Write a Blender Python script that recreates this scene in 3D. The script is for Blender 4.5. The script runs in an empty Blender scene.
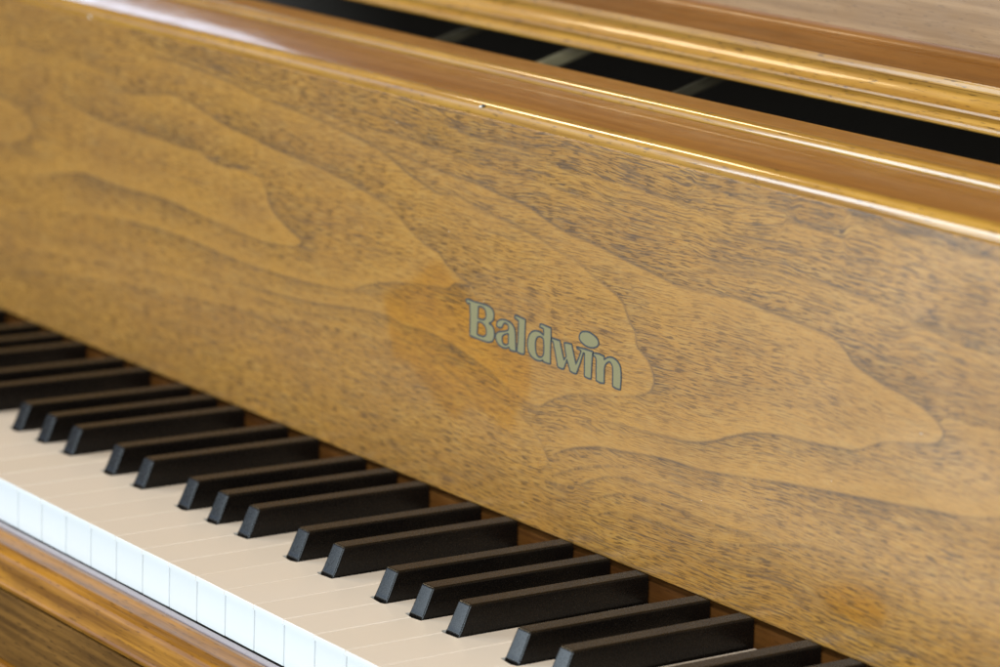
import bpy, bmesh, math, json
import numpy as np
from mathutils import Matrix, Vector, noise

S = 0.001                                     # the scene is laid out in millimetres
DATA = json.loads(r'''{"letters":{"B":[[[-63.04,104.96,0],[-62.22,105.54,0],[-61.17,105.62,0],[-55.88,105.51,0],[-47.49,105.69,0],[-43.64,105.19,0],[-41.46,103.75,0],[-40.96,101.36,0],[-41.87,99.32,0],[-44.53,97.66,1],[-42.07,97.2,0],[-40.59,95.63,0],[-40.08,93.24,0],[-40.95,90.57,0],[-43.29,89.26,0],[-46.4,88.83,0],[-54.11,88.93,0],[-58.92,89.21,1],[-59.25,97.74,0],[-59.86,103.91,1],[-61.96,103.71,1],[-62.72,104.4,0]],[[-53.17,103.75,1],[-51.23,104.13,0],[-48.76,103.78,0],[-47.27,102.2,0],[-47.13,100.14,0],[-48.43,98.72,0],[-50.86,98.36,0],[-53.31,98.42,1],[-53.13,101.04,0]],[[-53.2,96.64,1],[-50.41,96.91,0],[-47.55,95.89,0],[-46.39,94.04,0],[-46.6,91.92,0],[-48.63,90.88,0],[-51.42,90.73,0],[-53.4,90.96,1],[-53.24,93.92,0]]],"a":[[[-38.79,98.4,0],[-38.19,99.77,0],[-36.21,101.07,0],[-33.5,101.73,0],[-30.41,101.65,0],[-27.29,100.99,0],[-25.35,99.44,0],[-24.36,96.97,0],[-23.89,92.94,0],[-23.28,89.03,1],[-25.79,88.76,0],[-28.05,88.91,1],[-28.74,89.97,1],[-30.26,89.16,0],[-32.64,88.83,0],[-35.77,89.18,0],[-38.07,90.66,0],[-39.08,92.33,0],[-38.71,94.06,0],[-36.86,95.35,0],[-33.48,96.28,0],[-30.46,97.3,0],[-29.64,98.29,0],[-30.08,99.73,0],[-31.69,100.32,0],[-33.17,99.94,0],[-33.87,98.97,0],[-34.61,97.79,0],[-36.65,97.38,0],[-38.39,97.57,0]],[[-29.55,96.0,1],[-29.38,91.41,1],[-31.04,90.57,0],[-33.11,90.64,0],[-34.03,92.11,0],[-34.0,93.77,0],[-32.7,94.87,0],[-31.03,95.54,0]]],"l":[[[-25.5,104.76,1],[-25.05,105.14,0],[-23.84,105.3,0],[-20.44,105.15,0],[-17.25,104.96,1],[-17.2,99.24,0],[-16.98,89.1,1],[-19.67,88.79,0],[-22.61,89.08,1],[-22.27,94.1,0],[-22.19,99.05,0],[-22.35,103.33,1],[-24.08,103.81,0],[-25.45,103.95,1]]],"d":[[[-6.41,104.83,1],[-5.44,105.22,0],[-2.11,105.08,0],[1.74,104.84,1],[2.04,100.64,0],[1.99,98.6,0],[2.07,94.55,0],[2.35,88.71,1],[-0.29,88.56,0],[-3.09,88.67,1],[-3.34,89.35,1],[-4.62,88.67,0],[-7.27,88.32,0],[-10.31,88.71,0],[-13.1,90.18,0],[-14.6,92.33,0],[-14.99,95.13,0],[-14.31,97.93,0],[-12.76,99.88,0],[-10.17,101.22,0],[-7.52,101.55,0],[-5.16,101.21,0],[-3.45,100.54,1],[-3.61,102.74,0],[-3.85,103.31,0],[-6.33,103.62,1]],[[-3.52,98.69,0],[-2.91,95.56,0],[-3.05,91.86,0],[-4.74,90.37,0],[-6.74,90.28,0],[-8.37,91.57,0],[-9.0,93.9,0],[-9.16,96.32,0],[-8.3,98.33,0],[-6.69,99.27,0],[-4.7,99.35,0]]],"wi":[[[2.38,100.46,1],[5.34,100.57,0],[8.5,100.49,1],[10.22,96.59,0],[12.01,92.6,1],[13.52,94.45,1],[12.45,97.46,0],[11.59,100.31,1],[14.18,100.64,0],[17.11,100.63,1],[18.82,96.76,0],[20.75,92.53,1],[22.34,95.48,0],[24.02,99.12,1],[22.71,99.37,0],[20.95,99.53,1],[20.83,100.31,1],[26.17,100.49,0],[32.26,100.55,1],[31.93,96.28,0],[31.88,88.26,1],[29.65,88.1,0],[27.05,88.43,1],[26.71,93.18,0],[26.44,98.54,1],[25.54,98.55,1],[23.76,93.77,0],[21.37,88.35,1],[19.31,88.19,0],[16.88,88.48,1],[15.54,90.83,0],[14.07,93.15,1],[13.36,91.18,0],[12.11,88.49,1],[10.16,88.28,0],[7.71,88.57,1],[5.83,93.66,0],[3.6,99.08,1],[2.48,99.13,1]]],"dot":[[[22.21,104.57,0],[23.1,106.95,0],[25.84,108.17,0],[29.35,108.44,0],[32.92,107.62,0],[35.48,106.17,0],[35.83,104.27,0],[33.98,102.8,0],[30.88,101.94,0],[27.0,102.02,0],[23.73,103.12,0]]],"n":[[[32.43,100.06,1],[36.26,100.42,0],[40.26,100.16,1],[40.37,98.65,1],[42.56,100.07,0],[45.28,100.76,0],[48.43,100.33,0],[50.95,98.9,0],[52.14,96.76,0],[52.67,92.52,0],[52.47,87.9,1],[50.06,87.81,0],[47.05,88.25,1],[46.73,93.43,0],[46.27,96.83,0],[44.42,98.4,0],[42.4,97.54,0],[41.01,95.72,0],[40.92,92.19,0],[41.14,88.29,1],[38.23,87.97,0],[35.4,88.38,1],[35.01,93.57,0],[34.71,97.68,0],[33.58,98.76,1],[32.66,98.79,1]]]},"grain":[[[[-568.53,142.36],[-531.25,137.11],[-519.06,133.69],[-501.02,131.73],[-486.77,128.72],[-480.81,123.42],[-484.22,116.73],[-495.97,111.27],[-518.74,107.5],[-568.27,101.67]],7,0.8,0.35],[[[-466.21,153.37],[-452.28,144.24],[-428.51,140.49],[-404.15,138.06],[-368.63,137.42],[-340.43,137.44],[-314.92,136.63],[-299.93,136.87],[-289.93,133.79],[-275.25,133.04],[-254.15,133.86],[-241.77,131.81],[-235.95,127.22],[-232.9,121.69],[-228.06,117.48],[-217.67,112.75],[-207.44,109.55],[-201.89,107.54],[-206.28,104.26],[-217.19,102.3],[-233.85,100.83],[-254.69,101.2],[-274.04,102.42],[-298.7,103.34],[-323.98,105.32],[-349.81,105.76],[-376.22,104.6],[-403.32,105.05],[-423.25,105.11],[-451.43,100.57],[-488.58,93.45],[-518.55,90.91],[-568.18,87.05]],8,1.0,0.55],[[[-432.29,160.15],[-413.38,157.3],[-391.57,155.48],[-361.85,157.52],[-325.9,162.05],[-300.72,158.41],[-276.07,153.83],[-252.06,151.86],[-228.54,148.95],[-194.77,146.81],[-174.28,144.71],[-156.78,142.71],[-139.53,139.79],[-126.75,137.17],[-112.22,130.16],[-97.15,124.79],[-86.53,122.95],[-79.02,118.23],[-69.28,114.91],[-60.45,112.38],[-72.18,110.63],[-78.34,107.12],[-91.16,106.09],[-107.4,103.96],[-127.22,100.69],[-145.67,95.74],[-156.69,91.69],[-171.49,89.85],[-191.91,87.96],[-210.05,87.03],[-230.42,86.76],[-263.71,86.74],[-298.15,88.29],[-323.43,89.05],[-370.4,87.78],[-424.97,82.2],[-482.34,72.36],[-542.86,63.73]],7,0.8,0.5],[[[-495.91,188.43],[-438.46,187.09],[-405.27,183.12],[-367.71,178.37],[-321.44,179.24],[-276.96,176.55],[-243.54,172.66],[-206.69,170.52],[-171.05,167.02],[-136.56,162.7],[-111.18,154.89],[-97.15,152.01],[-86.57,150.03],[-73.13,151.34],[-58.89,149.13],[-43.34,147.21],[-26.54,145.58],[-5.49,142.1],[5.64,139.64],[16.58,138.08],[29.02,133.76],[41.96,130.05],[50.58,126.46],[55.97,119.23],[60.43,114.9],[62.24,109.16],[69.4,104.99],[73.11,100.98],[74.85,96.14],[71.84,91.13],[62.55,87.36],[45.45,83.62],[27.95,80.46],[13.77,76.69],[3.1,72.08],[-6.21,67.29],[-16.03,68.34],[-29.12,71.02],[-42.5,75.57],[-59.12,79.07],[-78.44,82.61],[-95.54,83.89],[-111.98,82.98],[-123.79,84.48],[-147.6,83.67],[-179.85,79.83],[-202.31,77.96],[-237.48,76.26],[-273.01,76.23],[-348.82,73.84],[-424.66,68.39],[-518.11,54.65]],7,0.75,0.45],[[[-225.16,176.25],[-197.7,170.36],[-162.37,166.88],[-128.25,163.98],[-103.41,161.76],[-85.6,160.41],[-73.67,160.02],[-55.66,159.28],[-40.21,157.73],[-27.3,156.73],[-13.73,154.53],[-2.49,151.55],[12.21,148.8],[26.57,147.82],[38.63,146.48],[54.74,144.2],[66.44,142.91],[78.68,141.33],[88.78,139.83],[101.83,140.62],[114.72,140.99],[124.17,142.39],[139.96,141.3],[150.54,140.49],[162.82,139.65],[177.91,138.61],[186.95,136.81],[192.49,133.92],[198.12,129.87],[207.02,127.35],[215.81,125.25],[227.25,123.76],[236.99,121.17],[244.47,118.13],[249.21,114.5],[248.98,111.31],[244.87,108.4],[234.56,106.01],[220.7,103.61],[212.38,100.88],[205.22,97.2],[199.59,95.08],[193.77,94.54],[183.79,93.45],[173.06,92.61],[160.95,91.89],[147.51,90.06],[136.42,87.53],[125.92,83.85],[113.43,78.85],[98.61,75.43],[81.99,74.21],[65.04,72.97],[51.2,72.48],[39.33,71.13],[23.17,67.04],[12.6,62.39],[-3.23,56.51]],8,0.85,0.6],[[[302.91,91.8],[282.47,88.19],[262.57,83.97],[242.49,81.72],[214.5,78.4],[188.39,75.66],[165.68,73.04],[142.97,70.07],[120.9,66.9],[107.99,65.54],[86.12,64.7],[69.25,62.93],[48.61,60.32],[43.69,60.07],[26.14,55.99],[13.36,51.66],[2.74,45.51]],7,0.6,0.7],[[[147.58,53.01],[122.1,52.61],[109.13,51.56],[95.9,51.34],[78.99,52.04],[70.23,50.36],[61.92,50.57],[48.12,48.14],[34.28,43.01],[25.26,38.12]],5,0.5,0.5],[[[23.84,37.77],[13.01,36.05],[-0.25,35.15]],3,0.4,0.5],[[[160.62,46.62],[135.54,45.7],[122.73,45.03],[109.69,44.76],[96.38,45.35],[79.57,44.69],[60.41,43.09],[48.71,40.22],[34.9,34.58]],6,0.5,0.4],[[[61.56,55.36],[47.75,52.98],[33.82,49.22],[19.72,44.51],[5.5,37.91]],3,0.3,0.4],[[[202.47,51.27],[172.64,49.73],[136.0,40.26],[110.35,36.68],[76.83,36.06],[52.73,33.59],[35.45,27.01]],4,0.4,0.35],[[[-69.41,66.07],[-34.04,64.38],[-10.81,58.0],[3.5,45.23],[-2.04,39.33]],8,0.35,0.25],[[[151.9,180.75],[159.34,178.8],[174.29,178.59],[190.8,177.53]],4,0.9,0.3],[[[186.9,188.34],[193.92,187.57],[212.93,185.38],[235.22,184.68],[254.16,184.64],[277.87,184.43]],5,1.0,0.3],[[[94.18,154.4],[113.55,155.0],[141.65,157.7],[174.98,157.83],[192.64,157.58],[210.07,155.79],[224.36,153.87],[243.82,152.69],[281.05,153.38]],6,0.6,0.3],[[[221.72,152.17],[238.45,151.61],[253.31,149.98],[258.77,149.17],[269.43,149.07],[281.36,150.41]],5,1.0,0.4],[[[247.0,120.26],[265.87,121.0],[284.25,122.1]],5,0.6,0.3],[[[91.72,184.68],[111.19,183.3],[136.4,182.58],[160.69,183.87]],4,0.7,0.25],[[[-100.7,184.53],[-64.79,180.66],[-41.72,180.54],[-19.19,179.99],[10.27,175.79],[45.38,176.7],[72.66,175.21],[92.52,174.75],[124.89,171.16]],6,0.6,0.3],[[[-206.96,176.37],[-180.1,172.93],[-158.29,171.33],[-120.36,171.32],[-87.8,170.25],[-48.54,168.17],[-10.97,167.94],[25.23,165.98],[59.91,165.8]],6,0.6,0.3],[[[-383.88,188.46],[-341.9,183.29],[-301.58,181.88],[-262.66,178.51],[-216.08,177.53]],9,0.6,0.2],[[[-543.77,162.84],[-483.82,164.9],[-426.84,165.78],[-372.56,163.44]],6,0.4,0.2],[[[-49.63,65.64],[-81.73,70.56],[-114.76,73.27],[-166.07,70.16],[-229.46,65.06],[-297.1,59.62],[-369.43,53.8],[-446.89,44.75],[-517.91,37.29]],5,0.35,0.25],[[[-131.96,79.46],[-202.02,71.99],[-267.91,70.46],[-348.54,64.76],[-435.7,56.37],[-518.04,48.87]],5,0.3,0.25],[[[-123.33,76.35],[-98.31,75.21],[-73.59,68.97],[-49.4,61.94]],5,0.4,0.4]],"stains":[[[-130.32,95.76],[-112.31,103.03],[-103.52,108.02],[-94.16,115.44],[-84.65,118.6],[-78.85,115.45],[-69.86,111.53],[-56.15,106.25],[-32.62,100.71],[-16.99,93.34],[-11.97,85.71],[-11.9,73.83],[-13.1,69.44],[-23.03,59.87],[-20.45,55.36],[-30.07,50.85],[-44.27,55.12],[-57.66,55.89],[-68.28,47.85],[-82.28,52.83],[-94.06,58.87],[-105.2,66.11],[-120.24,66.34],[-125.29,81.28]],[[183.27,32.88],[194.76,38.48],[203.32,42.02],[216.13,42.6],[223.37,39.26],[225.62,33.76],[221.02,27.56],[207.72,26.3],[192.81,27.14]]]}''')
C = bpy.context.scene.collection
scene = bpy.context.scene
PITCH = 164.5 / 7
X0, X1 = -900.0, 620.0                        # run of the long boards
ZP0, ZP1, YP = 11.6, 190.3, 150.0             # front panel of the fallboard


# ------------------------------------------------------------------ materials
class NT:
    def __init__(self, name):
        self.m = bpy.data.materials.new(name)
        self.m.use_nodes = True
        self.t = self.m.node_tree
        self.b = self.t.nodes['Principled BSDF']

    def n(self, kind, **kw):
        nd = self.t.nodes.new(kind)
        for k, v in kw.items():
            if k in nd.inputs.keys():
                nd.inputs[k].default_value = v
            else:
                setattr(nd, k, v)
        return nd

    def l(self, a, b):
        self.t.links.new(a, b)

    def math(self, op, a, b=None, clamp=False):
        nd = self.t.nodes.new('ShaderNodeMath')
        nd.operation = op
        nd.use_clamp = clamp
        for i, v in enumerate((a, b)):
            if v is None:
                continue
            if isinstance(v, (int, float)):
                nd.inputs[i].default_value = v
            else:
                self.l(v, nd.inputs[i])
        return nd.outputs[0]

    def coords(self, scale, off=(0, 0, 0)):
        tc = self.n('ShaderNodeTexCoord')
        mp = self.n('ShaderNodeMapping')
        mp.inputs['Scale'].default_value = scale
        mp.inputs['Location'].default_value = off
        self.l(tc.outputs['Object'], mp.inputs['Vector'])
        return mp.outputs['Vector']

    def noise(self, vec, scale=1.0, detail=3.0, rough=0.5, dist=0.0):
        nd = self.n('ShaderNodeTexNoise')
        nd.inputs['Scale'].default_value = scale
        nd.inputs['Detail'].default_value = detail
        nd.inputs['Roughness'].default_value = rough
        nd.inputs['Distortion'].default_value = dist
        self.l(vec, nd.inputs['Vector'])
        return nd.outputs[0]

    def range(self, v, a, b, c=0.0, d=1.0, smooth=True):
        nd = self.n('ShaderNodeMapRange')
        nd.interpolation_type = 'SMOOTHSTEP' if smooth else 'LINEAR'
        self.l(v, nd.inputs[0])
        for i, x in zip((1, 2, 3, 4), (a, b, c, d)):
            nd.inputs[i].default_value = x
        return nd.outputs[0]

    def mix(self, fac, a, b, mode='MIX'):
        nd = self.n('ShaderNodeMix')
        nd.data_type = 'RGBA'
        nd.blend_type = mode
        for idx, v in ((0, fac), (6, a), (7, b)):
            if isinstance(v, (int, float)):
                nd.inputs[idx].default_value = v
            elif isinstance(v, tuple):
                nd.inputs[idx].default_value = v + (1.0,) if len(v) == 3 else v
            else:
                self.l(v, nd.inputs[idx])
        return nd.outputs[2]

    def set(self, **kw):
        for k, v in kw.items():
            k = k.replace('_', ' ')
            if isinstance(v, tuple) and len(v) == 3:
                v = v + (1.0,)
            if hasattr(v, 'links'):
                self.l(v, self.b.inputs[k])
            else:
                self.b.inputs[k].default_value = v

    def bump(self, h, strength, dist):
        nd = self.n('ShaderNodeBump')
        nd.inputs['Strength'].default_value = strength
        nd.inputs['Distance'].default_value = dist
        self.l(h, nd.inputs['Height'])
        self.l(nd.outputs[0], self.b.inputs['Normal'])


def plain(name, col, rough=0.5, **kw):
    k = NT(name)
    k.set(Base_Color=col, Roughness=rough, **kw)
    return k


def panel_wood():
    k = NT('figured_walnut')
    at = lambda a: k.n('ShaderNodeAttribute', attribute_name=a).outputs['Fac']
    tone, line, amber_mask, flow = at('tone'), at('line'), at('stain'), at('flow')
    # grain coordinates: the fibres bend with the figure
    tc = k.n('ShaderNodeTexCoord')
    sx = k.n('ShaderNodeSeparateXYZ')
    k.l(tc.outputs['Object'], sx.inputs[0])
    # wavy fibres: local wobble of the height coordinate
    wob = k.noise(k.coords((9, 9, 22)), 1.0, 2.0)
    wob2 = k.noise(k.coords((60, 60, 120), (3, 1, 2)), 1.0, 2.0)
    curl = at('curl')
    zz = k.math('ADD', sx.outputs[2], k.math('MULTIPLY', k.math('SUBTRACT', wob, 0.5), 0.012))
    zz = k.math('ADD', zz, k.math('MULTIPLY', flow, 0.001))
    zz = k.math('ADD', zz, k.math('MULTIPLY', k.math('SUBTRACT', wob2, 0.5),
                                   k.math('ADD', 0.0012, k.math('MULTIPLY', curl, 0.006))))
    cb = k.n('ShaderNodeCombineXYZ')
    k.l(sx.outputs[0], cb.inputs[0])
    k.l(zz, cb.inputs[2])

    def gv(sxx, szz, off):
        mp = k.n('ShaderNodeMapping')
        mp.inputs['Scale'].default_value = (sxx, 1, szz)
        mp.inputs['Location'].default_value = (off, 0, off * 1.7)
        k.l(cb.outputs[0], mp.inputs['Vector'])
        return mp.outputs[0]
    pores = k.noise(gv(48, 900, 3), 1.0, 2.0, 0.6)
    dash = k.noise(gv(18, 420, 11), 1.0, 3.0, 0.6)
    bands = k.noise(gv(7, 95, 5), 1.0, 3.0, 0.55)
    blot = k.noise(k.coords((14, 14, 28), (5, 2, 1)), 1.0, 3.0)
    fine = k.noise(k.coords((420, 420, 900), (1, 7, 1)), 1.0, 2.0)
    fib = k.noise(gv(115, 1600, 8), 1.0, 2.0, 0.6)
    clean = at('clean')
    busy = k.math('SUBTRACT', 1.0, k.math('MULTIPLY', clean, 0.72))
    # light open wood
    col = k.mix(k.range(blot, 0.3, 0.72), LIGHT, MID)
    col = k.mix(k.math('MULTIPLY', k.range(bands, 0.5, 0.75), 0.38), col, BAND)
    col = k.mix(k.math('MULTIPLY', tone, 0.46, True), col, DARK)
    mott = k.noise(gv(40, 190, 21), 1.0, 3.0, 0.6)
    col = k.mix(k.math('MULTIPLY', clean, 0.6, True), col, CLEAN)
    col = k.mix(k.math('MULTIPLY', k.range(mott, 0.5, 0.72), k.math('MULTIPLY', busy, 0.42)), col, BAND)
    col = k.mix(k.math('MULTIPLY', k.range(mott, 0.5, 0.3), 0.22), col, PALE)
    # pores: short dark strokes, denser where the wood is dark
    amt = k.math('ADD', 0.42, k.math('MULTIPLY', tone, 0.6))
    amt = k.math('MULTIPLY', amt, k.range(k.noise(k.coords((18, 18, 60), (9, 9, 4)), 1.0, 2.0), 0.34, 0.62, 0.5, 1.3))
    amt = k.math('ADD', amt, k.math('MULTIPLY', at('poreband'), 0.5))
    amt = k.math('MULTIPLY', amt, busy)
    p1 = k.math('MULTIPLY', k.range(pores, 0.53, 0.61), amt, True)
    p2 = k.math('MULTIPLY', k.range(dash, 0.53, 0.66), k.math('MULTIPLY', amt, 0.7), True)
    fa = k.math('MULTIPLY', busy, k.math('ADD', 0.80, k.math('MULTIPLY', tone, 0.25)))
    col = k.mix(k.math('MULTIPLY', k.range(fib, 0.52, 0.60), fa, True), col, BAND2)
    col = k.mix(k.math('MULTIPLY', k.range(fib, 0.50, 0.34), 0.35, True), col, PALE)
    longs = k.noise(gv(11, 1000, 17), 1.0, 2.0, 0.6)
    la = k.math('MULTIPLY', busy, k.math('ADD', 0.27, k.math('MULTIPLY', at('poreband'), 0.3)))
    col = k.mix(k.math('MULTIPLY', k.range(longs, 0.54, 0.63), la, True), col, PORE)
    col = k.mix(k.math('MULTIPLY', p1, 0.66, True), col, PORE)
    col = k.mix(k.math('MULTIPLY', p2, 0.42, True), col, PORE)
    col = k.mix(k.math('MULTIPLY', k.math('MULTIPLY', line, k.range(dash, 0.25, 0.6, 0.75, 1.0)), 1.15, True), col, LINE)
    col = k.mix(k.range(fine, 0.3, 0.75, 0.0, 0.16), col, BAND)
    # traced amber patches: a saturated tint multiplied into the panel colour
    col = k.mix(k.math('MULTIPLY', amber_mask, 0.72, True), col, AMBER_TINT, 'MULTIPLY')
    k.set(Base_Color=col, Specular_IOR_Level=0.3)
    rg = k.range(blot, 0.3, 0.7, 0.25, 0.33)
    k.set(Roughness=k.math('SUBTRACT', rg, k.math('MULTIPLY', amber_mask, 0.0)))
    k.bump(k.math('ADD', k.math('MULTIPLY', p1, -0.5), k.math('MULTIPLY', fine, 0.25)), 0.18, 0.0002)
    return k.m


def moulding_wood(name, light, dark, rough, coat, fleck=0.5, spec=0.5):
    k = NT(name)
    streak = k.noise(k.coords((9, 260, 260)), 1.0, 4.0, 0.6)
    dash = k.noise(k.coords((140, 900, 900), (2, 3, 4)), 1.0, 2.0)
    blot = k.noise(k.coords((16, 60, 60), (4, 4, 1)), 1.0, 3.0)
    patch = k.noise(k.coords((38, 120, 120), (1, 8, 1)), 1.0, 4.0)
    col = k.mix(k.range(streak, 0.32, 0.7), light, dark)
    col = k.mix(k.math('MULTIPLY', k.range(blot, 0.45, 0.75), 0.45), col, dark)
    col = k.mix(k.math('MULTIPLY', k.range(dash, 0.58, 0.72), fleck, True), col, tuple(c * 0.3 for c in dark))
    k.set(Base_Color=col, Specular_IOR_Level=spec, Coat_Weight=coat, Coat_Roughness=0.06)
    k.set(Roughness=k.range(patch, 0.3, 0.72, rough - 0.05, rough + 0.1))
    h = k.math('ADD', k.math('MULTIPLY', k.noise(k.coords((26, 160, 160), (7, 2, 5)), 1.0, 3.0), 1.0),
               k.math('MULTIPLY', k.noise(k.coords((500, 700, 700)), 1.0, 2.0), 0.18))
    k.bump(h, 0.13, 0.0006)
    return k.m


LIGHT, MID = (0.42, 0.203, 0.040), (0.325, 0.148, 0.027)
CLEAN = (0.45, 0.224, 0.046)
BAND2, PALE = (0.10, 0.05, 0.017), (0.44, 0.27, 0.085)
BAND, DARK = (0.20, 0.098, 0.025), (0.15, 0.078, 0.026)
PORE, LINE = (0.090, 0.056, 0.036), (0.085, 0.05, 0.028)
AMBER_TINT = (0.97, 0.80, 0.20)

M = {}
M['panel'] = panel_wood()
M['edge'] = moulding_wood('gold_varnished_wood', (0.46, 0.235, 0.032), (0.30, 0.135, 0.018), 0.34, 0.85, 0.6, 0.22)
M['rail_gold'] = moulding_wood('gold_flecked_wood', (0.46, 0.235, 0.032), (0.32, 0.145, 0.018), 0.34, 0.25, 0.75, 0.25)
M['cap'] = moulding_wood('brown_varnished_wood', (0.40, 0.168, 0.028), (0.30, 0.118, 0.02), 0.33, 0.2, 0.25, 0.28)
M['slip'] = moulding_wood('worn_varnished_wood', (0.43, 0.185, 0.018), (0.17, 0.064, 0.007), 0.36, 0.45, 0.5, 0.08)
M['ledge'] = moulding_wood('dark_brown_varnished_wood', (0.25, 0.098, 0.017), (0.17, 0.064, 0.011), 0.36, 0.1, 0.25, 0.2)
M['deskwood'] = moulding_wood('pale_desk_wood', (0.33, 0.19, 0.085), (0.23, 0.125, 0.052), 0.36, 0.0, 0.3, 0.22)
M['bed'] = moulding_wood('dull_brown_wood', (0.20, 0.092, 0.019), (0.075, 0.033, 0.007), 0.6, 0.0, 0.6, 0.05)
M['rail'] = moulding_wood('orange_raw_wood', (0.13, 0.05, 0.010), (0.065, 0.023, 0.005), 0.8, 0.0, 0.4, 0.05)


def key_white(name, col, rough):
    k = NT(name)
    v = k.noise(k.coords((25, 12, 25)), 1.0, 3.0)
    geo = k.n('ShaderNodeObjectInfo')
    c = k.mix(k.math('MULTIPLY', geo.outputs['Random'], 0.5), col, tuple(x * y for x, y in zip(col, (0.95, 0.935, 0.90))))
    c = k.mix(k.range(v, 0.35, 0.7, 0.0, 0.4), c, tuple(x * y for x, y in zip(col, (0.95, 0.93, 0.89))))
    k.set(Base_Color=c, Roughness=k.range(v, 0.3, 0.7, rough, rough + 0.08), Specular_IOR_Level=0.5)
    return k.m


M['ivory'] = key_white('ivory_plastic', (0.80, 0.70, 0.598), 0.3)
M['white'] = key_white('white_plastic', (0.725, 0.745, 0.75), 0.35)


def key_black():
    k = NT('matte_black_plastic')
    sp = k.noise(k.coords((900, 900, 900)), 1.0, 2.0)
    gr = k.noise(k.coords((160, 35, 160), (2, 2, 2)), 1.0, 3.0)
    dust = k.n('ShaderNodeTexVoronoi')
    dust.inputs['Scale'].default_value = 230
    k.l(k.coords((1, 1, 1)), dust.inputs['Vector'])
    c = k.mix(k.range(gr, 0.35, 0.75), (0.004, 0.003, 0.0025), (0.0095, 0.0065, 0.0042))
    c = k.mix(k.math('MULTIPLY', k.range(dust.outputs['Distance'], 0.0, 0.07, 1.0, 0.0), 0.12), c, (0.3, 0.27, 0.24))
    k.set(Base_Color=c, Roughness=k.range(sp, 0.3, 0.7, 0.24, 0.32), Specular_IOR_Level=0.24)
    k.bump(sp, 0.03, 0.0002)
    return k.m


M['black'] = key_black()


def felt(name, col):
    k = NT(name)
    f = k.noise(k.coords((1500, 1500, 1500)), 1.0, 2.0)
    k.set(Base_Color=k.mix(f, tuple(c * 0.7 for c in col), tuple(c * 1.3 for c in col)), Roughness=0.95,
          Sheen_Weight=0.4)
    k.bump(f, 0.5, 0.0006)
    return k.m


M['felt'] = felt('grey_felt', (0.30, 0.255, 0.275))
M['redfelt'] = felt('red_felt', (0.16, 0.035, 0.02))
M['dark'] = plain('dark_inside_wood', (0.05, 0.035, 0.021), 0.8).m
M['strut'] = plain('bronze_painted_iron', (0.34, 0.27, 0.15), 0.5).m
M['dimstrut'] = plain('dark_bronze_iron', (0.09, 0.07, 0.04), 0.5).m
M['decal'] = plain('champagne_gold_decal', (0.215, 0.188, 0.086), 0.5, Specular_IOR_Level=0.3).m
M['outline'] = plain('dark_decal_outline', (0.022, 0.026, 0.028), 0.5).m
M['chip'] = plain('bare_chip', (0.75, 0.73, 0.68), 0.6).m


# ------------------------------------------------------------------ helpers
def empty(name, parent=None):
    o = bpy.data.objects.new(name, None)
    C.objects.link(o)
    o.parent = parent
    return o


def link(name, me, mats, parent):
    o = bpy.data.objects.new(name, me)
    for m in (mats if isinstance(mats, (list, tuple)) else [mats]):
        me.materials.append(m)
    C.objects.link(o)
    o.parent = parent
    return o


def smooth(me, deg=40):
    me.polygons.foreach_set('use_smooth', [True] * len(me.polygons))
    me.set_sharp_from_angle(angle=math.radians(deg))
    me.update()


def arc(cy, cz, r, a0, a1, n=8):
    return [(cy + r * math.cos(math.radians(a0 + (a1 - a0) * i / n)),
             cz + r * math.sin(math.radians(a0 + (a1 - a0) * i / n))) for i in range(n + 1)]


def extrude(name, prof, x0, x1, mat, parent, nx=1, deg=40):
    """a board of constant section along the keyboard; prof is a closed list of (y, z)"""
    bm = bmesh.new()
    rings = []
    for i in range(nx + 1):
        x = x0 + (x1 - x0) * i / nx
        rings.append([bm.verts.new((x * S, y * S, z * S)) for y, z in prof])
    n = len(prof)
    for a, b in zip(rings, rings[1:]):
        for j in range(n):
            bm.faces.new((a[j], a[(j + 1) % n], b[(j + 1) % n], b[j]))
    bm.faces.new(rings[0])
    bm.faces.new(list(reversed(rings[-1])))
    bmesh.ops.recalc_face_normals(bm, faces=bm.faces)
    me = bpy.data.meshes.new(name)
    bm.to_mesh(me)
    bm.free()
    smooth(me, deg)
    return link(name, me, mat, parent)


def box(y0, y1, z0, z1, r=0.0):
    if r <= 0:
        return [(y0, z0), (y1, z0), (y1, z1), (y0, z1)]
    return (arc(y0 + r, z0 + r, r, 180, 270, 4) + arc(y1 - r, z0 + r, r, 270, 360, 4)
            + arc(y1 - r, z1 - r, r, 0, 90, 4) + arc(y0 + r, z1 - r, r, 90, 180, 4))


# ------------------------------------------------------------------ the piano
piano = empty('piano')
piano['label'] = 'golden brown walnut piano with fallboard open above its black and ivory keys'
piano['category'] = 'piano'

# ---- fallboard: core with the rounded golden edge, figured front panel, lettering
R_ = 5.5
core = ([(152.2, ZP0 + 0.6), (156, 9.2), (172, 9.2), (172, 150), (186.0, 180), (186.0, 201.2)]
        + arc(185.4, 201.2, 0.6, 0, 95, 3)
        + arc(150.1 + R_, 197.5 - R_, R_, 98, 203, 18) + [(150.6, ZP1 + 0.05), (152.2, ZP1 + 0.05)])
fall = extrude('fallboard', core, X0, X1, M['edge'], piano)
# top of the fallboard in plain brown varnish
me = fall.data
me.materials.append(M['cap'])
for p in me.polygons:
    c = p.center
    if p.normal.z > 0.97 and c.z > 0.19 and c.y > 0.157:
        p.material_index = 1


def densify(pts, step=1.2):
    out = []
    for (ax, ay), (bx, by) in zip(pts, pts[1:]):
        n = max(1, int(math.hypot(bx - ax, by - ay) / step))
        out += [(ax + (bx - ax) * i / n, ay + (by - ay) * i / n) for i in range(n)]
    return out + [pts[-1]]


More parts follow.
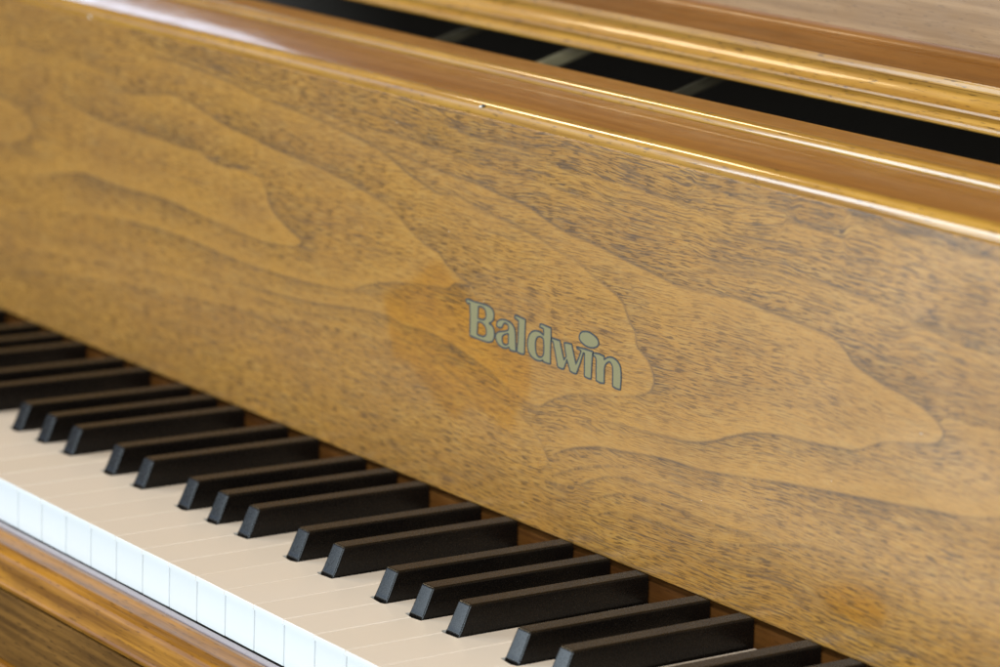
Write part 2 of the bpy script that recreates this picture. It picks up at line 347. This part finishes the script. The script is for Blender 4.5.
def catmull(pts, n=5):
    P = [pts[0]] + list(pts) + [pts[-1]]
    out = []
    for i in range(1, len(P) - 2):
        p0, p1, p2, p3 = (np.array(q, float) for q in P[i - 1:i + 3])
        for t in np.arange(n) / n:
            out.append(tuple(0.5 * ((2 * p1) + (-p0 + p2) * t + (2 * p0 - 5 * p1 + 4 * p2 - p3) * t ** 2
                                    + (-p0 + 3 * p1 - 3 * p2 + p3) * t ** 3)))
    return out + [tuple(pts[-1])]


def front_panel():
    step = 0.8
    gx0, gx1 = -640.0, 430.0
    xs = np.arange(gx0, gx1 + step, step)
    zs = np.linspace(ZP0 + 1.2, ZP1, int((ZP1 - ZP0 - 1.2) / step) + 1)
    XX, ZZ = np.meshgrid(xs, zs)                       # rows = height
    tone = np.zeros_like(XX)
    line = np.zeros_like(XX)
    flow = np.zeros_like(XX)
    clean = np.zeros_like(XX)
    for pts, w, s, l in DATA['grain']:
        pl = np.array(catmull([tuple(q) for q in pts]))
        best = np.full(XX.shape, 1e9)
        sgn = np.zeros(XX.shape)
        tt = np.zeros(XX.shape)
        ext = np.zeros(XX.shape, bool)
        L = len(pl) - 1
        reach = w * 4.5 + 3
        for i in range(L):
            a, b = pl[i], pl[i + 1]
            d = b - a
            n2 = d @ d
            if n2 < 1e-9:
                continue
            ix0 = max(0, int((min(a[0], b[0]) - reach - gx0) / step))
            ix1 = min(len(xs), int((max(a[0], b[0]) + reach - gx0) / step) + 2)
            if ix1 <= ix0:
                continue
            X_, Z_ = XX[:, ix0:ix1], ZZ[:, ix0:ix1]
            t = np.clip(((X_ - a[0]) * d[0] + (Z_ - a[1]) * d[1]) / n2, 0, 1)
            dx, dz = X_ - a[0] - t * d[0], Z_ - a[1] - t * d[1]
            q = np.hypot(dx, dz)
            m = q < best[:, ix0:ix1]
            best[:, ix0:ix1][m] = q[m]
            cr = d[0] * (Z_ - a[1]) - d[1] * (X_ - a[0])   # >0: left of travel (z up)
            sgn[:, ix0:ix1][m] = np.sign(cr)[m]
            tt[:, ix0:ix1][m] = ((i + t) / L)[m]
        fade = np.clip(np.minimum(tt, 1 - tt) / 0.10, 0, 1)
        fade = fade * fade * (3 - 2 * fade)
        wob = 0.75 + 0.5 * np.sin(tt * 37 + w) * np.sin(tt * 17.3 + l * 9)
        out = np.where(sgn > 0, np.exp(-(best / (w * (0.8 + 0.4 * wob))) ** 1.4), np.exp(-(best / 0.55) ** 2))
        tone = np.maximum(tone, out * s * fade * np.clip(wob, 0.35, 1.2))
        line = np.maximum(line, np.exp(-(best / 0.6) ** 2) * l * fade * np.clip(wob + 0.2, 0.4, 1.2))
        ins = np.where(sgn < 0, np.exp(-best / (w * 1.2)), 0)
        tone -= ins * 0.10 * fade * s
        clean = np.maximum(clean, np.where(sgn < 0, np.exp(-(best / (w * 1.5)) ** 1.5), 0) * fade * (0.35 + l))
        tone *= np.where((sgn < 0) & (best < w), 1 - 0.5 * fade * np.exp(-best / w), 1)
        flow += np.where(sgn > 0, 1, -1) * np.exp(-(best / 10)) * 2.0 * fade * s
    tone = np.clip(tone, 0, 1)

    def inside(poly):
        r = np.zeros(XX.shape, bool)
        n = len(poly)
        for i in range(n):
            (ax, az), (bx, bz) = poly[i], poly[(i + 1) % n]
            if abs(az - bz) < 1e-9:
                continue
            c = ((az > ZZ) != (bz > ZZ)) & (XX < (bx - ax) * (ZZ - az) / (bz - az) + ax)
            r ^= c
        return r

    def soft(m, k):
        m = m.astype(float)
        for _ in range(k):
            p = np.pad(m, 1, mode='edge')
            m = (p[1:-1, :-2] + p[1:-1, 2:] + p[:-2, 1:-1] + p[2:, 1:-1] + 2 * p[1:-1, 1:-1]) / 6
        return m
    amber_mask = 0.5 * soft(inside(DATA['stains'][0]), 6) + 0.5 * soft(inside(DATA['stains'][0]), 40) + 1.05 * soft(inside(DATA['stains'][1]), 12)
    gau = lambda cx, cz, rx, rz: np.exp(-((XX - cx) / rx) ** 2 - ((ZZ - cz) / rz) ** 2)
    curl = gau(40, 62, 38, 26)
    pb = np.clip((ZZ - 120) / 70, 0, 1) * np.clip((XX + 230) / 150, 0, 1) + np.clip((50 - ZZ) / 40, 0, 1) * np.clip((XX - 20) / 80, 0, 1)
    # mesh: front grid, bottom roll, then a plain back
    bm_v, bm_f = [], []
    nz, nx = XX.shape
    co = np.zeros((nz, nx, 3))
    co[..., 0], co[..., 1], co[..., 2] = XX, YP, ZZ
    # rounded foot of the board: extra rows below the flat front
    foot = [(YP + 1.2 - 1.2 * math.cos(math.radians(a)), ZP0 + 1.2 - 1.2 * math.sin(math.radians(a))) for a in (90, 72, 54, 36, 18)]
    rows = [np.stack([xs, np.full(nx, y), np.full(nx, z)], 1) for y, z in foot]
    allrows = np.concatenate([np.stack(rows), co], 0)
    nf = len(foot)
    pad = lambda A: np.concatenate([np.repeat(A[:1], nf, 0), A], 0)
    V = allrows.reshape(-1, 3) * S
    nr = nf + nz
    idx = np.arange(nr * nx).reshape(nr, nx)
    F = np.stack([idx[:-1, :-1], idx[:-1, 1:], idx[1:, 1:], idx[1:, :-1]], -1).reshape(-1, 4)
    # back skin (one quad strip round the edges)
    b0 = len(V)
    yb = YP + 2.0
    back = np.array([(xs[0], yb, ZP1), (xs[-1], yb, ZP1), (xs[-1], YP + 3.2, ZP0), (xs[0], YP + 3.2, ZP0)]) * S
    me = bpy.data.meshes.new('front_panel')
    V2 = np.concatenate([V, back])
    faces = F.tolist()
    faces.append([*idx[-1, :].tolist(), b0 + 1, b0])                     # top edge
    me.from_pydata(V2.tolist(), [], faces)
    for nm, A in (('tone', tone), ('line', line), ('stain', amber_mask), ('flow', flow), ('curl', curl), ('clean', np.clip(clean, 0, 1)), ('poreband', pb)):
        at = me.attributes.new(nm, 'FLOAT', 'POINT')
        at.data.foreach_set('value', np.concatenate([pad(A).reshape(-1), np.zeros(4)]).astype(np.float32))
    me.polygons.foreach_set('use_smooth', [True] * len(me.polygons))
    me.update()
    o = link('front_panel', me, M['panel'], fall)
    return o


panel = front_panel()
# the same veneer runs on past both ends of the figured part of the board
for nm, a, b in (('veneer', X0, -640.0), ('veneer', 430.4, X1)):
    extrude(nm, [(150.0, ZP0 + 3), (153, ZP0 + 0.5), (153, ZP0 + 2), (152, ZP1), (150.0, ZP1)], a, b - 0.2, M['panel'], fall)


# ---- lettering
def round_outline(pts):
    """corner points stay sharp, the others are joined by a smooth curve"""
    n = len(pts)
    out = []
    for i in range(n):
        p0, p1, p2, p3 = pts[i - 1], pts[i], pts[(i + 1) % n], pts[(i + 2) % n]
        a = np.array(p1[:2], float)
        b = np.array(p2[:2], float)
        ch = np.linalg.norm(b - a)

        def tan(pm, pc, pn):
            v = np.array(pn[:2], float) - np.array(pm[:2], float)
            return v / (np.linalg.norm(v) + 1e-9)
        ta = (b - a) / ch if p1[2] else tan(p0, p1, p2)
        tb = (b - a) / ch if p2[2] else tan(p1, p2, p3)
        h1, h2 = a + ta * ch / 3, b - tb * ch / 3
        for t in np.arange(6) / 6:
            out.append(tuple((1 - t) ** 3 * a + 3 * (1 - t) ** 2 * t * h1 + 3 * (1 - t) * t * t * h2 + t ** 3 * b))
    return out


def letter(strokes):
    cu = bpy.data.curves.new('letter', 'CURVE')
    cu.dimensions = '2D'
    cu.fill_mode = 'BOTH'
    cu.extrude = 0.00004
    outs = [round_outline(s) for s in strokes]
    for pl in outs:
        sp = cu.splines.new('POLY')
        sp.points.add(len(pl) - 1)
        for q, (x, z) in zip(sp.points, pl):
            q.co = (x * S, z * S, 0, 1)
        sp.use_cyclic_u = True
    tmp = bpy.data.objects.new('tmp_letter', cu)
    me = bpy.data.meshes.new_from_object(tmp)
    bpy.data.objects.remove(tmp)
    me.transform(Matrix.Translation((0, (YP - 0.10) * S, 0)) @ Matrix.Rotation(math.pi / 2, 4, 'X'))
    o = link('letter', me, M['decal'], fall)
    # dark rim: a flat band that follows each outline
    bm = bmesh.new()
    for pl in outs:
        P = np.array(pl)
        P = P[np.concatenate([[True], np.linalg.norm(np.diff(P, axis=0), axis=1) > 1e-4])]
        n = len(P)
        d = np.roll(P, -1, 0) - np.roll(P, 1, 0)
        d /= np.linalg.norm(d, axis=1)[:, None] + 1e-9
        nr = np.stack([-d[:, 1], d[:, 0]], 1) * 0.40
        y = (YP - 0.19) * S
        A = [bm.verts.new((q[0] * S, y, q[1] * S)) for q in P + nr]
        B = [bm.verts.new((q[0] * S, y, q[1] * S)) for q in P - nr]
        A2 = [bm.verts.new((q[0] * S, y + 0.00016, q[1] * S)) for q in P + nr]
        B2 = [bm.verts.new((q[0] * S, y + 0.00016, q[1] * S)) for q in P - nr]
        for i in range(n):
            j = (i + 1) % n
            bm.faces.new((A[i], A[j], B[j], B[i]))
            bm.faces.new((A2[i], A2[j], A[j], A[i]))
            bm.faces.new((B[i], B[j], B2[j], B2[i]))
    bmesh.ops.recalc_face_normals(bm, faces=bm.faces)
    me2 = bpy.data.meshes.new('letter_outline')
    bm.to_mesh(me2)
    bm.free()
    return o, me2


rims = []
for ch in DATA['letters'].values():
    o, r = letter(ch)
    rims.append(r)
bm = bmesh.new()
for r in rims:
    bm.from_mesh(r)
me = bpy.data.meshes.new('letter_outline')
bm.to_mesh(me)
bm.free()
link('letter_outline', me, M['outline'], fall)


def chip(x, y, z, r, parent, mat):
    bm = bmesh.new()
    bmesh.ops.create_icosphere(bm, subdivisions=2, radius=r * S)
    for v in bm.verts:
        v.co *= 1 + 0.35 * noise.noise(v.co * 900 + Vector((x, y, z)))
        v.co = Vector((v.co.x * 1.5 + x * S, v.co.y * 0.8 + y * S, v.co.z * 0.8 + z * S))
    me = bpy.data.meshes.new('chip')
    bm.to_mesh(me)
    bm.free()
    smooth(me)
    return link('chip', me, mat, parent)


# ---- shelf behind the fallboard, with a half-round bead on its front edge
prof = ([(189.6, 150), (189.6, 197.5)] + [(191.2 + 3.6 * (y - 191.2) / 3.9, 201.7 + (z - 202.2) * 1.06) for y, z in arc(191.2, 202.2, 3.9, 238, 10, 22)]
        + [(195.6, 202.4)] + arc(221.4, 202.2, 1.6, 92, 0, 5) + [(223, 188), (210, 150)])
shelf = extrude('shelf', prof, X0, X1, M['cap'], piano)
shelf.data.materials.append(M['edge'])
for p in shelf.data.polygons:
    if p.center.y < 0.1953 and p.center.z > 0.2005:
        p.material_index = 1

# ---- music desk above the gap: moulded bottom rail and its board
def ymz(slope, y):
    return 410.9 - slope * (y + 698.5)


def face(y, z, h, a0, a1, n=5):
    # a slightly rounded face climbing from (y, z), leaning back from a0 to a1 degrees
    out = [(y, z)]
    for i in range(n):
        a = math.radians(a0 + (a1 - a0) * i / (n - 1))
        out.append((out[-1][0] + math.tan(a) * h / n, out[-1][1] + h / n))
    return out


prof = [(300, 207.5), (268, 205.4), (265.2, 205.4)]
prof += face(264.4, 206.0, 2.6, -4, 26)
prof += face(prof[-1][0] + 0.3, prof[-1][1] + 0.1, 3.3, 38, 30)
prof += face(prof[-1][0] - 1.6, prof[-1][1] + 0.2, 1.5, 2, 22)
prof += face(prof[-1][0] + 0.5, prof[-1][1] + 0.1, 7.3, 52, 26)
prof += face(prof[-1][0] - 2.0, prof[-1][1] + 0.2, 2.9, 2, 22)
prof += [(prof[-1][0] + 0.25, prof[-1][1] - 0.25), (prof[-1][0] + 0.8, prof[-1][1] - 0.2), (prof[-1][0] + 1.0, prof[-1][1] + 0.35)]
prof += [(288.5, 229.4)] + arc(288.3, 235.2, 5.8, 272, 350, 8) + [(296, 234.5), (300, 234.5)]
desk = extrude('music_desk', prof, X0, X1, M['rail_gold'], piano, deg=24)
desk.data.materials.append(M['ledge'])
for p in desk.data.polygons:
    if p.center.y > 0.273 and p.normal.z > 0.2 and p.center.z > 0.2254:
        p.material_index = 1
t = math.radians(4)
prof = [(294.2, 233.2), (294.2 + 30 * math.sin(t), 233.2 + 30 * math.cos(t)), (312 + 30 * math.sin(t), 233.2 + 30 * math.cos(t)), (312, 233.2)]
extrude('desk_board', prof, X0, X1, M['deskwood'] if 'deskwood' in M else M['bed'], desk)

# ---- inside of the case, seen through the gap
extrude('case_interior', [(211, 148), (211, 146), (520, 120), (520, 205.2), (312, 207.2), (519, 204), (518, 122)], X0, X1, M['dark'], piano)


def bar(name, a, b, w, h, mat, parent):
    a, b = Vector(a) * S, Vector(b) * S
    d = (b - a)
    L = d.length
    bm = bmesh.new()
    bmesh.ops.create_cube(bm, size=1)
    for v in bm.verts:
        v.co = Vector((v.co.x * w * S, v.co.y * L, v.co.z * h * S))
    bmesh.ops.bevel(bm, geom=bm.edges[:], offset=1.2 * S, segments=2, affect='EDGES')
    me = bpy.data.meshes.new(name)
    bm.to_mesh(me)
    bm.free()
    me.transform(Matrix.Translation((a + b) / 2) @ d.to_track_quat('Y', 'Z').to_matrix().to_4x4())
    smooth(me)
    return link(name, me, mat, parent)


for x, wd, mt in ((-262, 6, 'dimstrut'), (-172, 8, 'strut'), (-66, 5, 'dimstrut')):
    bar('iron_strut', (x, 252, 186), (x, 330, 210), wd, 5, M[mt], piano)

# ---- keys
WB, WT = 4.95, 4.4


def black_x(o, i):
    return o * 7 * PITCH - 3 * PITCH + (PITCH - 2.45, 2 * PITCH + 2.45, 4 * PITCH - 3.2, 5 * PITCH, 6 * PITCH + 3.2)[i] + 0.2


blacks = sorted(black_x(o, i) for o in range(-4, 4) for i in range(5))
KX0, KX1 = -640.0, 520.0


def prism(bm, outline, z0, z1, mi, bev):
    lo = [bm.verts.new((x * S, y * S, z0 * S)) for x, y in outline]
    hi = [bm.verts.new((x * S, y * S, z1 * S)) for x, y in outline]
    n = len(outline)
    fs = [bm.faces.new(list(reversed(lo))), bm.faces.new(hi)]
    for i in range(n):
        fs.append(bm.faces.new((lo[i], lo[(i + 1) % n], hi[(i + 1) % n], hi[i])))
    for f in fs:
        f.material_index = mi
    if bev:
        es = [e for e in fs[1].edges]
        es += [e for f in fs[2:] for e in f.edges if abs(e.verts[0].co.z - e.verts[1].co.z) > 1e-5 and max(v.co.y for v in e.verts) < 0.01]
        r = bmesh.ops.bevel(bm, geom=list(set(es)), offset=bev * S, segments=3, affect='EDGES', profile=0.5)
        for f in r['faces']:
            f.material_index = mi


def outline_white(k, inset, front):
    a, b = k * PITCH + 0.14 + inset, (k + 1) * PITCH - 0.14 - inset
    ta, tb = a, b
    for x in blacks:
        if abs(x - k * PITCH) < 8:
            ta = x + WB + 1.35 + inset
        if abs(x - (k + 1) * PITCH) < 8:
            tb = x - WB - 1.35 - inset
    yn = 48.7 - inset
    pts = [(a, front), (b, front)]
    if tb < b:
        pts += [(b, yn), (tb, yn)]
    pts += [(tb, 149.2), (ta, 149.2)]
    if ta > a:
        pts += [(ta, yn), (a, yn)]
    return pts


def white_key(k):
    bm = bmesh.new()
    prism(bm, outline_white(k, 0.0, 0.0), -2.2, 0.0, 0, 0.5)
    prism(bm, outline_white(k, 0.32, 0.9), -20.6, -2.15, 1, 0)
    # tiny tilt and height differences, key by key
    dz = 0.10 * math.sin(k * 12.9898 + 1.3)
    rz = 0.0012 * math.sin(k * 7.31)
    cx = (k + 0.5) * PITCH * S
    for v in bm.verts:
        v.co.z += dz * S + rz * (v.co.x - cx) * 4
    # front face in white plastic, lip included
    for f in bm.faces:
        if f.normal.y < -0.55 or f.calc_center_median().z < -0.0023:
            f.material_index = 1
    bm.normal_update()
    for f in bm.faces:
        if f.normal.y < -0.6:
            f.material_index = 1
    me = bpy.data.meshes.new('white_key')
    bm.to_mesh(me)
    bm.free()
    smooth(me, 50)
    o = link('white_key', me, [M['ivory'], M['white']], piano)
    o.modifiers.new('even_shading', 'WEIGHTED_NORMAL').keep_sharp = True
    return o


def black_mesh():
    bm = bmesh.new()
    yb = 149.5
    prof = [(50.6, -9), (50.6, 0.6), (51.5, 2.2), (56.2, 12.9), (yb, 12.4), (yb, -9)]
    wz = lambda z: WB if z < 1 else WB + (WT - WB) * min(1, (z - 1) / 12)
    Lf = [bm.verts.new((-wz(z) * S, y * S, z * S)) for y, z in prof]
    Rt = [bm.verts.new((wz(z) * S, y * S, z * S)) for y, z in prof]
    n = len(prof)
    bm.faces.new(Lf)
    bm.faces.new(list(reversed(Rt)))
    for i in range(n):
        j = (i + 1) % n
        bm.faces.new((Lf[j], Lf[i], Rt[i], Rt[j]))
    bmesh.ops.recalc_face_normals(bm, faces=bm.faces)
    es = [e for e in bm.edges if max(v.co.z for v in e.verts) > 0.0015 and min(v.co.z for v in e.verts) > -0.005]
    bmesh.ops.bevel(bm, geom=es, offset=1.0 * S, segments=4, affect='EDGES', profile=0.5, clamp_overlap=True)
    me = bpy.data.meshes.new('black_key')
    bm.to_mesh(me)
    bm.free()
    smooth(me, 32)
    me.materials.append(M['black'])
    return me


for k in range(math.floor(KX0 / PITCH), math.ceil(KX1 / PITCH)):
    white_key(k)
bme = black_mesh()
for i, x in enumerate([x for x in blacks if KX0 - 4 < x < KX1 + 4]):
    o = bpy.data.objects.new('black_key', bme)
    C.objects.link(o)
    o.parent = piano
    o.location = (x * S, 0, 0.12 * math.sin(i * 5.1) * S)
    o.rotation_euler = (0, 0, 0.0009 * math.sin(i * 3.7))
    o.modifiers.new('even_shading', 'WEIGHTED_NORMAL').keep_sharp = True

# ---- rail and felt behind the keys
extrude('key_rail', box(151.2, 170, -12, 8.8, 1.0), X0, X1, M['rail'], piano)
extrude('felt_strip', box(149.9, 151.1, -8, -1.2, 0.4), X0, X1, M['redfelt'], piano)

# ---- key slip and key bed in front
extrude('felt_strip', box(-3.1, 0.75, -30, -21.2, 0.7), X0, X1, M['felt'], piano)
prof = ([(-3.4, -38), (-3.4, -22.6)] + arc(-4.6, -22.6, 1.2, 0, 90, 5) + arc(-7.0, -22.0, 1.0, 60, 120, 4)
        + [(-12.5, -21.8)] + arc(-14.2, -29.4, 7.6, 88, 178, 14) + [(-22.6, -33.5)] + arc(-22.9, -36.6, 1.0, 120, 200, 5) + [(-23.6, -38)])
extrude('key_slip', prof, X0, X1, M['slip'], piano)
prof = ([(160, -39.0), (-23.4, -39.0)] + arc(-22.4, -40.2, 1.2, 100, 180, 4) + [(-23.6, -70)] + [(-23.6, -72), (160, -72)])
extrude('key_bed', prof, X0, X1, M['bed'], piano)
extrude('bottom_rail', box(-27.0, 160, -112, -72.6, 1.5), X0, X1, M['slip'], piano)
extrude('key_frame', box(2, 150, -38, -24, 0), X0, X1, M['dark'], piano)

# small chips in the golden edge
chip(-417, 150.3, 191.4, 0.9, fall, M['chip'])
chip(-56.0, 150.4, 195.2, 0.8, fall, M['outline'])
chip(-57.6, 150.2, 194.6, 0.7, fall, M['chip'])

# specks of dust on the front panel and the top
rng = np.random.RandomState(4)
bm = bmesh.new()
for i in range(18):
    if i < 12:
        p = Vector((rng.uniform(-420, 260), YP - 0.05, rng.uniform(20, 186)))
    else:
        p = Vector((rng.uniform(-320, 260), 171, 199.35))
    mtx = Matrix.Translation(p * S) @ Matrix.Diagonal((rng.uniform(0.8, 1.6), 0.5, rng.uniform(0.7, 1.2), 1))
    bmesh.ops.create_icosphere(bm, subdivisions=1, radius=rng.uniform(0.12, 0.26) * S, matrix=mtx)
me = bpy.data.meshes.new('dust')
bm.to_mesh(me)
bm.free()
o = link('dust', me, M['chip'], fall)
o['kind'] = 'stuff'

# ------------------------------------------------------------------ camera
cam = bpy.data.cameras.new('camera')
co = bpy.data.objects.new('camera', cam)
C.objects.link(co)
RM = Matrix(((0.5866585343787067, -0.19731119519440798, 0.7854298544688774),
             (0.8089055706290869, 0.09633390560495392, -0.5799927210186246),
             (0.03877553152800023, 0.97559626428165, 0.2161212328132125)))
mw = RM.to_4x4()
mw.translation = Vector((1112.98, -698.49, 410.90)) * S
co.matrix_world = mw
cam.sensor_width = 36
cam.lens = 36 * 3253.29 / 1000
cam.clip_start, cam.clip_end = 0.05, 50
cam.dof.use_dof = True
cam.dof.focus_distance = 1.375
cam.dof.aperture_fstop = 8.5
scene.camera = co


# ------------------------------------------------------------------ light
def area(name, pos, target, sx, sy, col, power, spread=180):
    l = bpy.data.lights.new(name, 'AREA')
    l.shape = 'RECTANGLE'
    l.size, l.size_y = sx, sy
    l.color, l.energy = col, power
    l.spread = math.radians(spread)
    o = bpy.data.objects.new(name, l)
    C.objects.link(o)
    o.location = pos
    o.rotation_euler = (Vector(target) - Vector(pos)).to_track_quat('-Z', 'Y').to_euler()
    return o


area('window_light', (-2.7, -3.35, 1.05), (0, 0.1, 0.05), 1.75, 1.75, (0.76, 0.90, 1.0), 135)
area('right_window_light', (1.55, -1.6, 0.75), (0, 0.1, 0.05), 1.0, 1.2, (0.77, 0.91, 1.0), 58)  # added fill out of view, makes the panel brighter towards the right
area('door_light', (-1.45, -1.95, -0.40), (0, 0.1, 0.05), 0.8, 0.5, (0.86, 0.94, 1.0), 13)  # added low light, there only for the grey sheen at the panel's right
area('side_window_light', (-2.15, -1.25, 0.95), (0, 0.1, 0.05), 1.0, 0.65, (0.30, 0.55, 1.0), 3.8)
area('rear_window_light', (-2.8, 1.25, 0.85), (-0.3, 0.2, 0.19), 0.6, 0.45, (0.70, 0.82, 1.0), 5.5)
area('side_lamp', (-1.9, -0.2, 1.75), (0, 0.1, 0.1), 0.35, 0.35, (1.0, 0.80, 0.52), 11)
area('ceiling_lamp', (0.7, -0.5, 2.3), (0, 0.1, 0.1), 0.9, 0.9, (1.0, 0.90, 0.76), 26)
WORLD = (1.0, 0.86, 0.70, 0.08)
EXPOSURE = 0.0


w = bpy.data.worlds.new('World')
scene.world = w
w.use_nodes = True
bg = w.node_tree.nodes['Background']
bg.inputs[0].default_value = WORLD[:3] + (1,)
bg.inputs[1].default_value = WORLD[3]

vs = scene.view_settings
vs.view_transform = 'Standard'
vs.look = 'None'
vs.exposure = EXPOSURE
vs.gamma = 1
scene.render.engine = 'CYCLES'
scene.cycles.use_denoising = True
